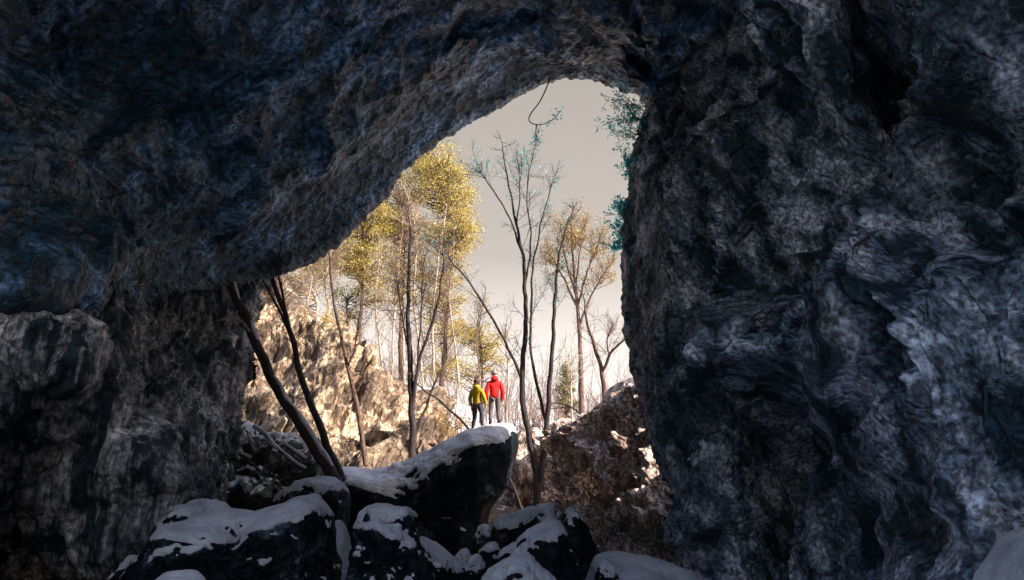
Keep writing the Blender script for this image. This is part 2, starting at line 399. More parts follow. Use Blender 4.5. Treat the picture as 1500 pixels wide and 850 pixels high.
# big recesses (+) and ribs (-) of the walls, metres into the rock
feats = [(1010, 110, 70, 120, 0, 2.4), (1352, 130, 34, 190, 0, 1.5), (1120, 410, 36, 80, -18, 1.1), (1245, 790, 100, 190, 8, 2.8), (1215, 660, 60, 70, -20, .8),
         (1440, 260, 60, 90, 0, 1.0), (1390, 380, 40, 60, 0, .6), (1010, 430, 30, 90, -10, .5), (1385, 760, 40, 120, 0, .8), (1080, 250, 30, 80, -10, .7),
         (1225, 380, 20, 120, -35, -.55), (1290, 560, 18, 160, -6, -.7), (1270, 120, 45, 120, 0, -.6), (1150, 130, 30, 120, -10, -.5), (1200, 545, 90, 26, 0, -.6),
         (1430, 600, 50, 130, 5, -.5), (970, 520, 30, 120, -15, -.35), (1420, 120, 30, 100, 0, -.5),
         (120, 300, 110, 60, 0, .9), (240, 185, 60, 30, -30, .7), (330, 160, 90, 24, 32, -.5), (160, 200, 90, 22, 38, -.5), (300, 300, 40, 90, -10, .5),
         (700, 30, 120, 20, 10, .4), (480, 240, 22, 90, 20, -.35), (20, 60, 80, 60, 0, .6), (560, 60, 90, 20, 20, -.3)]
F_ = np.zeros(PX.shape)
wob = 22*perlin(G*0.7)+9*perlin(G*2.2)
for (fx, fy, rx, ry, an, dep) in feats:
    a = math.radians(an); dx = PX-fx+wob; dy_ = PY-fy+wob
    u = (dx*math.cos(a)-dy_*math.sin(a))/rx; w_ = (dx*math.sin(a)+dy_*math.cos(a))/ry
    F_ += dep*np.exp(-((u*u+w_*w_)**1.5)*0.7)
F_ = np.where(F_ > 0, F_*1.5, F_)*inner*smooth01(0.15, 1.0, rim)*(G[..., 1] > 3)
G2 = G2-view*F_[..., None]
jag = (0.25*facets(G+0.1*fbm(G*2, 2)[..., None], 1.3)+0.35*facets(G, 4.0)+0.03*fbm(G*6, 3))*np.exp(-(np.abs(np.arange(G.shape[1])-k0)/9.0)**2)[None]
G2 = G2+np.clip(jag, -0.28, 0.28)[..., None]*N
fn = (1-rim**2)*(0.55+0.45*(1-vault_w))*(0.9*facets(G+0.04*fbm(G*3, 2)[..., None], 3.5, tilt=1.2)+0.7*facets(G, 8.0, tilt=1.1)+0.4*facets(G, 17.0, tilt=1.0)-0.10)
G2 = G2+fn[..., None]*N
cut = sum(span_u[:12])                                 # crest corner where the vault becomes the right wall
def shell(name, a, b, mat):
    g = G2[a:b]
    return mesh_obj(name, g.reshape(-1, 3), grid_faces(g.shape[0], g.shape[1])[:, ::-1], mat, smooth=False)
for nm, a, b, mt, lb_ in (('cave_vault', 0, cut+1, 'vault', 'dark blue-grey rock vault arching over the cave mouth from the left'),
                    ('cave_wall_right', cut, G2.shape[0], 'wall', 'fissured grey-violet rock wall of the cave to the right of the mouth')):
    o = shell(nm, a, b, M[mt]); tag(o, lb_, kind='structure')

def patch(name, ctrl, nu, nv, mat, disp, stretch=(1, 1, 1), rot=0, sc=1.0, kind='structure', label=None, edge=None, fade=False, fine=0.8):
    g = catmull(np.array(ctrl, float), nu, 0); g = catmull(g, nv, 1)
    n = grid_normals(g); s = np.sign((n*(-g)).sum(-1).mean()); n = n*s
    q = (g@rotm('Y', rot).T)*np.array(stretch)
    d = rockdisp(q*sc, 0.5, fine, 1.0)*disp
    if fade: d = d*np.clip((np.arange(g.shape[1])-12)/22.0, 0.04, 1)[None]
    if edge is not None: d = d*edge(g)
    g = g+n*d[..., None]
    o = mesh_obj(name, g.reshape(-1, 3), grid_faces(g.shape[0], g.shape[1]) if s > 0 else grid_faces(g.shape[0], g.shape[1])[:, ::-1], mat, smooth=True)
    return tag(o, label, kind=kind)
def ctrl_rows(rows, wrapdx=-25, wrapdy=3.0):
    res = []
    for r in rows:
        pts = [P(x, y, Y) for (x, y, Y) in r]
        l = r[-1]; pts.append(P(l[0]+wrapdx, l[1], l[2]+wrapdy))
        res.append(pts)
    return res
rows = []
for py, xs in [(340, [(-260, 16), (-50, 16.5), (60, 17.5), (150, 21), (240, 24), (368, 25)]),
               (430, [(-260, 12), (-50, 12.5), (70, 14), (152, 17.8), (225, 21), (358, 24.5)]),
               (500, [(-260, 12), (-50, 12), (85, 13), (150, 16.5), (225, 20.5), (334, 24)]),
               (570, [(-260, 12), (-60, 12), (85, 13.3), (165, 17), (225, 19), (314, 23)]),
               (640, [(-260, 13), (-60, 13), (75, 15), (165, 16), (220, 17), (306, 22)]),
               (720, [(-260, 14), (-60, 15), (70, 17.5), (150, 15.6), (215, 16.6), (288, 21)]),
               (790, [(-260, 15), (-60, 17), (90, 20), (170, 16.6), (208, 17), (240, 20)]),
               (850, [(-260, 16), (-60, 18), (90, 21), (170, 19.5), (205, 20), (240, 21)]),
               (930, [(-260, 16), (-60, 18), (90, 22), (170, 22), (205, 22), (240, 22)])]:
    rows.append([(x, py, Y) for x, Y in xs])
patch('cave_wall_left', ctrl_rows(rows), [36]*8, [40, 50, 60, 60, 60, 16], M['flank'], 0.7, fine=1.5, stretch=(1.2, 0.8, 0.5), rot=12,
      label='lower left cave wall, pale grey flank fluted downwards below the dark vault')

# sunlit crag outside, left
top = [(290, 340, 37), (375, 378, 37.5), (397, 408, 37), (425, 440, 36.5), (457, 468, 36), (488, 480, 36), (505, 515, 36), (540, 540, 36.5), (590, 572, 37), (640, 606, 38)]
bot = [(300, 780, 29), (360, 770, 29), (390, 760, 29), (420, 755, 29.5), (450, 745, 30), (480, 735, 30.5), (510, 730, 31), (550, 720, 31), (600, 710, 31.5), (650, 700, 32)]
ct = []
for a, b in zip(top, bot):
    a, b = np.array(a, float), np.array(b, float)
    c = [P(*a)+np.array([0, 9, -1.5]), P(*a)+np.array([0, 3, 0.2])]
    for f in (0, .3, .65, 1): 
        m = a*(1-f)+b*f; c.append(P(*m))
    ct.append(c)
patch('crag_left', ct, [34]*9, [8, 8, 60, 70, 60], M['sunrock'], 1.1, stretch=(1.1, 0.8, 0.42), rot=-16, sc=0.8, fade=True,
      label='tan sunlit rock crag outside the cave mouth, left, fluted and leaning')
# crag outside, right
top = [(850, 680, 30), (868, 650, 29.5), (886, 614, 29), (900, 582, 28), (934, 566, 27), (985, 556, 26), (1070, 550, 25)]
bot = [(835, 860, 25), (860, 870, 24.5), (880, 880, 24), (940, 885, 23.5), (1000, 890, 23), (1050, 890, 22.6), (1110, 890, 22.5)]
ct = []
for a, b in zip(top, bot):
    a, b = np.array(a, float), np.array(b, float)
    c = [P(*a)+np.array([0, 8, -1.5]), P(*a)+np.array([0, 2.5, 0.2])]
    for f in (0, .3, .65, 1):
        m = a*(1-f)+b*f; c.append(P(*m))
    ct.append(c)
crag_r = patch('crag_right', ct, [34]*6, [8, 8, 50, 60, 50], M['pinkrock'], 1.2, stretch=(1.3, 1, 0.6), rot=12, sc=1.1, fade=True, fine=1.4,
      label='pinkish grey rock face outside the cave mouth, against the right cave wall')

# ------------------------------------------------------------------ boulders
def boulder(name, label, outline, Y, T, mat, group=None, cat='boulder', disp=0.16, sc=1.3, snow=None, lean=0.0, nth=120, nph=56, pw=0.62, seed=0, snow_mat_=None, kind=None, thick=0.07):
    """closed stone whose silhouette is the outline (photo pixels) at distance Y, with half depth T;
    snow = lowest normal z that still holds snow"""
    pts = np.array(outline, float)
    w = P(pts[:, 0], pts[:, 1], Y)
    # densify closed outline smoothly
    m = len(w); E = np.concatenate([w[-1:], w, w[:2]])
    dense = []
    for s in range(m):
        p0, p1, p2, p3 = E[s], E[s+1], E[s+2], E[(s+3) % len(E)]
        for t in np.linspace(0, 1, 16, endpoint=False):
            dense.append(0.5*(2*p1+(p2-p0)*t+(2*p0-5*p1+4*p2-p3)*t*t+(3*p1-p0-3*p2+p3)*t**3))
    dense = np.array(dense); c = (dense.max(0)+dense.min(0))/2
    if name == 'slab_boulder': c = P(640, 745, Y)
    rel = dense-c; ang = np.arctan2(rel[:, 2], rel[:, 0]); rad = np.hypot(rel[:, 0], rel[:, 2])
    o_ = np.argsort(ang); ang, rad = ang[o_], rad[o_]
    th = np.linspace(-math.pi, math.pi, nth, endpoint=False)
    R = np.interp(th, np.concatenate([ang-2*math.pi, ang, ang+2*math.pi]), np.tile(rad, 3))
    ph = np.linspace(-math.pi/2, math.pi/2, nph)
    TH, PH = np.meshgrid(th, ph, indexing='ij')
    cr = np.cos(PH)**pw; sr = np.sign(PH)*np.abs(np.sin(PH))**0.9
    V = np.stack([c[0]+R[:, None]*cr*np.cos(TH), c[1]+T*sr+lean*R[:, None]*cr*np.sin(TH), c[2]+R[:, None]*cr*np.sin(TH)], -1)
    n = np.stack([np.cos(TH)*np.cos(PH), np.sin(PH), np.sin(TH)*np.cos(PH)], -1)
    q = (V+seed*7.7)*sc
    D = disp*(2.6*facets(q+0.08*fbm(q, 2)[..., None], 0.6, 0.3, 1.2)+2.2*facets(q, 1.5, 0.3, 1.2)+2.2*facets(q+3, 4.0, 0.3, 1.2)+2*facets(q+3, 9.0, 0.3, 1.2)-0.4+0.4*fbm(q*0.7, 4)+0.15*ridged(q*2.2, 4)-0.15)
    rimk = 1-0.65*np.exp(-(PH/0.35)**2)
    V = V+n*(D*rimk)[..., None]
    Fq = grid_faces(nth, nph, wrap=True)
    flat = V.reshape(-1, 3)
    o = mesh_obj(name, flat, Fq[:, ::-1], mat, smooth=True)
    origin_to(o, (c[0], c[1], flat[:, 2].min()))
    tag(o, label, cat, group, kind)
    if snow is not None:
        du = np.roll(V, -1, 0)-np.roll(V, 1, 0); dv = np.gradient(V, axis=1)
        nn = np.cross(dv, du); nn /= np.maximum(np.linalg.norm(nn, axis=-1, keepdims=True), 1e-9)
        if (nn*n).sum() < 0: nn = -nn
        # smooth the normal a little
        for _ in range(3):
            nn = (nn+np.roll(nn, 1, 0)+np.roll(nn, -1, 0)+np.concatenate([nn[:, :1], nn[:, :-1]], 1)+np.concatenate([nn[:, 1:], nn[:, -1:]], 1))/5
        cov = nn[..., 2]-snow+(0.08 if name == 'slab_boulder' else 0.20)*fbm(V*2.1+3, 4)+(0.10 if name == 'slab_boulder' else 0.30)*fbm(V*9+3, 4)
        t = np.clip(cov*0.16, -0.03, thick)+0.012*fbm(V*6, 2)
        SV = V+(nn*0.5+np.array([0, 0, 0.5]))*t[..., None]
        SV[cov <= 0] = (V-nn*0.03)[cov <= 0]
        cf = cov.ravel(); keep = (cf[Fq] > 0).any(1)
        if keep.sum() > 6:
            F2 = Fq[keep]; used, inv = np.unique(F2, return_inverse=True)
            so_ = mesh_obj('snow_cap', SV.reshape(-1, 3)[used]-np.array(o.location), inv.reshape(-1, 4)[:, ::-1], M['snow'], o, smooth=True)
    return o

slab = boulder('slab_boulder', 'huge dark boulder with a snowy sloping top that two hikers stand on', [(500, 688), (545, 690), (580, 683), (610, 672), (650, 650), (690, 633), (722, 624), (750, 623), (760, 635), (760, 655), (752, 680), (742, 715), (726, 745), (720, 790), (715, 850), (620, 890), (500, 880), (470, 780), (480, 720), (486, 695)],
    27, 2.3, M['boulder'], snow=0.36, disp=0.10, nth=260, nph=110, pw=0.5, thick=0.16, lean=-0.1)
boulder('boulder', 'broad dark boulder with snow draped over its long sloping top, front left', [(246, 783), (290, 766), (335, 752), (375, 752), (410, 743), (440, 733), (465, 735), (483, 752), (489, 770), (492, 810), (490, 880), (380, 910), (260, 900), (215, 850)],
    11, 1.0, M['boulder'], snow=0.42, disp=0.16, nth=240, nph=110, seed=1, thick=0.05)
boulder('boulder', 'rounded snow-topped boulder in the middle foreground below the large slab', [(510, 792), (518, 766), (540, 744), (575, 737), (602, 744), (612, 768), (611, 800), (613, 880), (560, 905), (506, 890), (504, 830)],
    10.5, 0.55, M['boulder'], snow=0.45, disp=0.12, sc=2.2, nth=200, nph=90, seed=2, thick=0.05)
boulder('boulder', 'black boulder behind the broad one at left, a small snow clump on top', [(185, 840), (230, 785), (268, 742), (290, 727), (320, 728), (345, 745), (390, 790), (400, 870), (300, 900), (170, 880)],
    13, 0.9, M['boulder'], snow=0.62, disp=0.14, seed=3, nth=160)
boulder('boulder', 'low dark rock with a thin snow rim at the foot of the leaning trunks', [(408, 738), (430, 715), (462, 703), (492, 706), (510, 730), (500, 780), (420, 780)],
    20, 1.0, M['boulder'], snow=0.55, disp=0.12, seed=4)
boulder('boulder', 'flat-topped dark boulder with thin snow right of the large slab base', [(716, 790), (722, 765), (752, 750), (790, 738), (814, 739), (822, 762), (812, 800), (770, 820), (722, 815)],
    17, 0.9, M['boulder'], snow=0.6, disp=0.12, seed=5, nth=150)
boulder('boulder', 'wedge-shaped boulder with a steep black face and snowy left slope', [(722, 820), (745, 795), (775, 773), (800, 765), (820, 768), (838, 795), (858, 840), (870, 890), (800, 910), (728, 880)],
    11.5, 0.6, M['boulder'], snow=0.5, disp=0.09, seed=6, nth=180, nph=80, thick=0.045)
boulder('boulder', 'tall black boulder behind the wedge-shaped one, snow on its left shoulder', [(790, 775), (812, 756), (832, 741), (852, 752), (866, 780), (878, 815), (884, 860), (840, 890), (795, 870)],
    13.5, 0.7, M['boulder'], snow=0.68, disp=0.13, seed=7, nth=170)
boulder('boulder', 'small snow-dusted stone at the bottom edge in front of the wedge boulder', [(694, 880), (705, 848), (728, 828), (755, 817), (778, 825), (798, 845), (822, 870), (800, 910), (720, 905)],
    9, 0.4, M['boulder'], snow=0.25, disp=0.08, seed=8)
boulder('boulder', 'little pointed stone capped with snow right of the round boulder', [(652, 840), (664, 822), (680, 809), (690, 820), (702, 818), (712, 838), (690, 860), (660, 858)],
    13, 0.35, M['boulder'], snow=0.25, disp=0.06, seed=9, sc=3)
boulder('boulder', 'snowy stone just showing at the bottom edge, left corner of the broad boulder', [(222, 880), (238, 848), (262, 842), (290, 843), (302, 872), (270, 900)],
    8.5, 0.3, M['boulder'], snow=0.15, disp=0.05, seed=10)
boulder('boulder', 'snow-covered boulder cut off by the lower right corner', [(1474, 930), (1484, 880), (1494, 842), (1512, 806), (1530, 785), (1580, 775), (1640, 820), (1640, 960), (1480, 960)],
    6, 0.7, M['boulder'], snow=-0.3, disp=0.09, seed=11, thick=0.05)
boulder('boulder', 'small dark stone with a snow dab left of the black boulder', [(150, 860), (160, 843), (178, 826), (196, 818), (204, 832), (196, 858), (170, 870)],
    13, 0.3, M['boulder'], snow=0.6, disp=0.06, seed=12)
boulder('boulder', 'narrow pale snowy stone wedged between the broad and the round boulder', [(484, 890), (488, 800), (490, 772), (499, 768), (508, 790), (511, 830), (508, 890)],
    12, 0.3, M['boulder'], snow=-0.6, disp=0.05, seed=13)
for lab, ol, Y, T, sd_ in [
    ('small angular stone between the round boulder and the little pointed stone', [(618, 850), (622, 832), (640, 822), (658, 834), (662, 858), (640, 870)], 12.2, 0.3, 31),
    ('dark cobble leaning on the left foot of the wedge boulder', [(700, 822), (706, 806), (722, 798), (736, 810), (738, 832), (716, 840)], 13.2, 0.3, 32),
    ('snow-dusted stone in the gap above the small bottom-edge stone', [(744, 836), (752, 820), (768, 812), (784, 824), (788, 846), (764, 856)], 10.4, 0.25, 33),
    ('small black stone tucked under the right end of the large slab', [(690, 806), (696, 782), (712, 772), (726, 784), (728, 808), (708, 818)], 18, 0.5, 34),
    ('stubby stone at the right foot of the tall black boulder', [(868, 850), (874, 832), (890, 824), (904, 838), (908, 862), (884, 870)], 11.6, 0.3, 35)]:
    boulder('boulder', lab, ol, Y, T, M['boulder'], snow=0.55, disp=0.09, sc=2.4, seed=sd_, nth=90, nph=48, thick=0.03)
for lab, ol, Y, T in [('snow drift sloping down to the right of the round boulder', [(600, 900), (604, 800), (612, 786), (630, 800), (650, 822), (690, 830), (722, 832), (745, 860), (745, 910)], 14.5, 1.4),
                      ('smooth snow drift at the foot of the right cave wall', [(850, 900), (868, 825), (885, 811), (920, 809), (965, 814), (1000, 828), (1040, 850), (1080, 880), (1000, 920)], 12.5, 1.6)]:
    o = boulder('snow_drift', lab, ol, Y, T, M['snow'], cat='snow drift', disp=0.10, sc=1.1, seed=len(lab), nth=200, nph=90, pw=0.8)
# mossy bank at the foot of the sunlit crag
boulder('mossy_bank', 'dark mossy rock bank with snow patches between left wall and leaning trunks', [(290, 800), (300, 700), (318, 650), (340, 625), (372, 628), (400, 650), (435, 672), (462, 700), (490, 730), (500, 800), (400, 830)],
    26, 2.2, M['mossy'], cat='rock bank', snow=0.62, disp=0.5, sc=1.0, seed=14, nth=260, nph=120, thick=0.12)
boulder('boulder', 'sunlit tan boulder behind the base of the forked bare tree', [(795, 690), (790, 640), (805, 618), (828, 612), (848, 630), (852, 665), (845, 720), (800, 730)],
    33, 0.9, M['sunrock'], disp=0.2, seed=15, nth=140)
boulder('rock_ledge', 'pale brown rock face seen between the large slab and forked tree', [(715, 800), (735, 700), (748, 640), (775, 625), (800, 640), (815, 680), (840, 740), (850, 800), (780, 830)],
    31, 1.0, M['pinkrock'], cat='rock ledge', disp=0.25, seed=16, nth=160)
# blocks on the sunlit slope, left of the hikers
blocks = [((545, 660), 26, 30, 33), ((585, 640), 30, 26, 34), ((575, 675), 28, 22, 32.5), ((620, 655), 26, 24, 33.5), ((560, 625), 26, 18, 35.5), ((640, 640), 22, 16, 35), ((610, 615), 22, 14, 36.5), ((655, 662), 24, 18, 32.5), ((530, 690), 26, 18, 31.5), ((600, 690), 30, 16, 31.8)]
bl = ['left end of the sunlit slope beside the pale trunk', 'just left of the dark forked trunk', 'low in front of the dark forked trunk', 'right of the dark forked trunk', 'high on the slope under the pines', 'under the leaning dead pole', 'small and high behind the dark forked trunk', 'against the snowy crest of the slab', 'at the snow beside the leaning trunks', 'nearest the snow on the slab, centre']
for i, ((cx, cy), rx, ry, Y) in enumerate(blocks):
    k = 9; a = np.linspace(0, 2*math.pi, k, endpoint=False)+0.3*i
    rr = 1+0.3*(rng.random(k)-0.4)
    boulder('stone_block', 'tan angular block '+bl[i], [(cx+rx*math.cos(t)*r, cy+ry*math.sin(t)*r) for t, r in zip(a, rr)], Y, 0.7, M['sunrock'], cat='rock', group='tan blocks on the sunlit slope', disp=0.32, sc=1.6, seed=20+i, nth=72, nph=40, pw=0.4)

# ------------------------------------------------------------------ trees
class MB:
    def __init__(s): s.V = []; s.F = []; s.n = 0
    def add(s, V, F): s.V.append(V); s.F.append(F+s.n); s.n += len(V)
    def tube(s, pts, rad, k=6):
        pts = np.asarray(pts, float); rad = np.broadcast_to(np.asarray(rad, float), (len(pts),))
        T = np.gradient(pts, axis=0); T /= np.maximum(np.linalg.norm(T, axis=1, keepdims=True), 1e-9)
        up = np.array([0.31, 0.9, 0.2]) if abs(T[0] @ np.array([0.31, 0.9, 0.2])) < 0.9 else np.array([1.0, 0, 0])
        A = np.cross(T, up); A /= np.maximum(np.linalg.norm(A, axis=1, keepdims=True), 1e-9); B = np.cross(T, A)
        a = np.arange(k)*2*math.pi/k
        R = pts[:, None]+rad[:, None, None]*(A[:, None]*np.cos(a)[None, :, None]+B[:, None]*np.sin(a)[None, :, None])
        m = len(pts); g = np.arange(m*k).reshape(m, k)
        F = np.stack([g[:-1], np.roll(g, -1, 1)[:-1], np.roll(g, -1, 1)[1:], g[1:]], -1).reshape(-1, 4)
        s.add(R.reshape(-1, 3), F)
    def leaves(s, C, size, asp=0.45, jit=0.5):
        C = np.asarray(C); n = len(C)
        a = rng.normal(size=(n, 3)); a /= np.linalg.norm(a, axis=1, keepdims=True)
        b = np.cross(a, rng.normal(size=(n, 3))); b /= np.linalg.norm(b, axis=1, keepdims=True)
        sz = size*(1-jit/2+jit*rng.random((n, 1)))
        V = np.stack([C-a*sz, C-b*sz*asp, C+a*sz, C+b*sz*asp], 1).reshape(-1, 3)
        s.add(V, np.arange(n*4).reshape(n, 4))
    def obj(s, name, mat, parent=None, org=(0, 0, 0), smooth=True):
        if not s.V: return None
        return mesh_obj(name, np.concatenate(s.V)-np.array(org), np.concatenate(s.F), mat, parent, smooth)
def dens(pts, n=8, wig=0.0):
    p = catmull(np.array(pts, float), [n]*(len(pts)-1), 0)
    if wig: p = p+wig*np.stack([perlin(p*1.7+k*9) for k in range(3)], -1)
    return p
def grow(mb, p, d, L, r, lvl, up=0.25, spread=0.55, leaf=None):
    """one twig with its side twigs"""
    n = 6; pts = [p]; dd = d/np.linalg.norm(d)
    for i in range(n):
        dd = dd+rng.normal(size=3)*0.13+np.array([0, 0, up*0.12]); dd /= np.linalg.norm(dd)
        pts.append(pts[-1]+dd*L/n)
    pts = np.array(pts); mb.tube(pts, np.linspace(r, r*0.35, n+1), 4 if lvl else 3)
    if leaf is not None and lvl <= 0: leaf.append(pts[2:])
    if lvl > 0:
        for i in range(1, n+1):
            for _ in range(1 if i < n else 2):
                if rng.random() < 0.85:
                    v = dd*0.9+rng.normal(size=3)*spread; grow(mb, pts[i], v, L*(0.35+0.3*rng.random()), r*0.5, lvl-1, up, spread, leaf)
def empty(name, loc):
    o = bpy.data.objects.new(name, None); COL.objects.link(o); o.location = Vector(loc); o.empty_display_size = 0.3; return o
def px_tree(name, label, Y, stems, mat, twigs=(10, 1.2, 1, 0.02), group=None, cat='tree', twig_mat=None, t0=0.35, wig=0.05, leaf=None, leaf_n=0, leaf_size=0.05, snow=False, fork_depth=1.0):
    """stems: list of ([(px,py),...], r0px, r1px[, t0]); first = trunk, others limbs"""
    base = P(*stems[0][0][0], Y)
    root = empty(name, base); tag(root, label, cat, group)
    ws = []
    for i, st in enumerate(stems):
        pts, r0, r1 = st[:3]
        dY = 0 if i == 0 else fork_depth*(rng.random()-0.5)*2
        m = len(pts)
        w = np.array([P(a, b, Y+dY*(k/(m-1))) for k, (a, b) in enumerate(pts)])
        d = dens(w, 8, wig)
        d[0] = w[0]
        rad = np.linspace(r0, r1, len(d))*Y/FPX/2*(0.8 if Y > 28 else 1)*(1+0.12*perlin(d*3.1))
        mb = MB(); mb.tube(d, rad, 10); o = mb.obj('trunk' if i == 0 else 'limb', mat, root, base)
        ws.append((d, rad))
        if snow and i == 0:
            sb = MB(); nrm = np.array([0.55, -0.35, 0.75]); sel = slice(4, len(d)-2)
            off = d[sel]+nrm*rad[sel, None]*0.7; rr = rad[sel]*0.62*np.clip(0.6+0.9*perlin(d[sel]*1.4), 0.05, 1)
            sb.tube(off, rr, 8); sb.obj('snow_strip', M['snow'], root, base)
    n, L, lvl, r = twigs; mb = MB(); tips = []
    for i, (d, rad) in enumerate(ws):
        T = np.gradient(d, axis=0)
        for _ in range(n):
            k = int(len(d)*(t0+(1-t0)*rng.random()**0.8)); k = min(k, len(d)-1)
            tt = T[k]/np.linalg.norm(T[k]); v = tt*0.9+rng.normal(size=3)*0.5
            grow(mb, d[k], v, L*(0.6+0.7*rng.random())*(1.15-0.6*k/len(d)), min(rad[k]*0.6, r*1.3), lvl, leaf=tips)
        grow(mb, d[-1], T[-1], L*0.7, rad[-1], lvl, leaf=tips)
    if n:
        o = mb.obj('twigs', twig_mat or mat, root, base)
        if o: o['kind'] = 'stuff'
    if leaf is not None and tips:
        tp = np.concatenate(tips); c = tp[rng.integers(0, len(tp), leaf_n)]+rng.normal(size=(leaf_n, 3))*leaf_size*2
        lb = MB(); lb.leaves(c, leaf_size); lo = lb.obj('leaves', M[leaf], root, base); lo['kind'] = 'stuff'
    return root

px_tree('leaning_tree', 'thick dark trunk with snow along its upper side leaning left into the cave', 22.3,
  [([(496, 712), (470, 670), (440, 620), (402, 562), (370, 490), (345, 430), (322, 370)], 19, 11)], M['dark_bark'], twigs=(0, 0.5, 0, 0.01), snow=True)
px_tree('leaning_tree', 'thinner dark trunk leaning left beside the snow-lined one', 23.5,
  [([(502, 705), (480, 655), (458, 600), (440, 545), (424, 480), (405, 425), (390, 385)], 12, 6), ([(440, 545), (428, 500), (412, 460), (384, 410)], 6, 3), ([(424, 480), (415, 440), (408, 400)], 5, 3)], M['dark_bark'], twigs=(12, 1.0, 2, 0.009))
px_tree('bent_sapling', 'thin arching pale branch springing from the snow-lined leaning trunk', 22.2,
  [([(368, 486), (352, 472), (335, 467), (318, 470), (303, 480), (292, 494)], 4, 2)], M['pale_bark'], twigs=(3, 0.3, 0, 0.006), cat='branch', t0=0.2)
px_tree('bare_tree', 'slender tree, pale bark at the foot, right of the leaning trunks', 29.5,
  [([(536, 682), (530, 640), (522, 590), (510, 540), (497, 480), (486, 420), (482, 370)], 10, 4), ([(510, 540), (522, 500), (528, 450)], 4, 2)], M['brown_bark'], twigs=(14, 1.1, 2, 0.010))
px_tree('bare_tree', 'dark many-branched tree behind the slab snow, left of the hikers', 29,
  [([(604, 676), (604, 630), (602, 580), (600, 520), (598, 450), (600, 380), (602, 330)], 15, 4), ([(602, 600), (612, 540), (628, 490), (642, 440), (650, 380)], 8, 3), ([(606, 640), (622, 600), (640, 555), (652, 530), (654, 490)], 6, 2), ([(600, 520), (590, 470), (580, 400)], 4, 2), ([(612, 540), (616, 480), (620, 400)], 4, 2)],
  M['dark_bark'], twigs=(16, 1.4, 2, 0.011), twig_mat=M['brown_bark'])
px_tree('bare_tree', 'tall forked bare tree with fanned crown right of the hikers', 30,
  [([(788, 742), (786, 700), (777, 650), (766, 590), (765, 540), (770, 480), (769, 420), (765, 370), (757, 330), (748, 285), (738, 225)], 15, 2.5),
   ([(789, 720), (796, 670), (802, 610), (806, 550), (811, 480), (814, 420), (818, 380), (830, 330)], 12, 3),
   ([(800, 618), (788, 570), (778, 520), (778, 450), (781, 390), (792, 330), (806, 275)], 7, 2),
   ([(765, 560), (745, 510), (715, 455), (688, 415), (664, 385), (650, 368)], 6, 2),
   ([(769, 420), (778, 350), (772, 290), (780, 225)], 4, 1.5), ([(765, 370), (742, 310), (712, 265), (700, 240)], 4, 1.5), ([(757, 330), (762, 280), (760, 240)], 3, 1.2)],
  M['dark_bark'], twigs=(11, 1.1, 2, 0.010), t0=0.4, leaf='teal', leaf_n=800, leaf_size=0.04, fork_depth=0.8)
px_tree('bare_tree', 'forked dead tree on the right crag against the sky', 31,
  [([(886, 606), (884, 570), (879, 535), (868, 500), (860, 470), (857, 440)], 11, 3), ([(881, 548), (893, 520), (903, 508), (918, 494)], 6, 3), ([(893, 520), (890, 495), (898, 480)], 3, 1.5)],
  M['brown_bark'], twigs=(10, 0.8, 2, 0.009), t0=0.2)
px_tree('dead_pole', 'thin dead pole leaning down to the boots of the hiker in yellow', 27.6,
  [([(690, 634), (672, 612), (650, 592), (630, 578), (616, 566)], 4.5, 2.5)], M['dark_bark'], twigs=(3, 0.5, 0, 0.008), cat='branch')
px_tree('dead_pole', 'short dark stick leaning against the right side of the large slab', 26,
  [([(766, 748), (755, 722), (747, 700)], 5, 3)], M['dark_bark'], twigs=(0, 0.5, 0, 0.008), cat='branch')
px_tree('dead_pole', 'curved dark stem arching over the right-hand thicket', 30,
  [([(872, 632), (856, 612), (838, 598), (815, 590), (800, 594)], 4, 2)], M['dark_bark'], twigs=(5, 0.5, 1, 0.008), cat='branch')
for i, (st, Y, lab) in enumerate([
  ([(577, 590), (575, 520), (578, 450), (582, 400)], 40, 'thin pale sapling left of the dark many-branched tree'),
  ([(560, 560), (556, 500), (550, 440), (556, 380)], 42, 'thin pale sapling under the left pines'),
  ([(636, 560), (634, 480), (640, 400), (650, 330), (655, 300)], 41, 'tall pale sapling behind the dark tree, rising into the gold crown'),
  ([(672, 560), (666, 500), (658, 440), (664, 390)], 43, 'pale sapling above the head of the hiker in yellow'),
  ([(742, 640), (742, 600), (744, 540), (741, 500)], 40, 'slim sapling between the red jacket and the forked tree'),
  ([(838, 620), (836, 560), (838, 520)], 42, 'slim sapling beside the small cone-shaped fir'),
  ([(700, 600), (703, 550), (699, 500), (706, 450)], 46, 'slim stem rising behind the two hikers'),
  ([(455, 500), (450, 450), (456, 410), (448, 380)], 39, 'crooked pale tree on top of the sunlit crag'),
  ([(478, 500), (482, 455), (476, 420), (484, 380), (496, 330)], 39, 'pale smooth-barked tree on the crag crest'),
  ([(620, 580), (616, 520), (606, 440), (610, 360), (602, 300)], 44, 'pale birch-like tree within the gold pine crowns'),
  ([(592, 560), (590, 480), (584, 400), (590, 320)], 45, 'pale birch-like tree left within the gold pine crowns'),
  ]):
    px_tree('sapling', lab, Y, [(st, 5, 2)], M['pale_bark'], twigs=(26, 1.7, 2 if i in (7, 8, 9, 10) else 1, 0.012), group='thin pale saplings on the slope', twig_mat=M['pale_bark'] if i % 2 else M['brown_bark'], t0=0.25, leaf=('gold', 'orange')[i % 2] if i in (0, 1, 2, 3, 6, 7, 8, 9) else None, leaf_n=700, leaf_size=0.05)

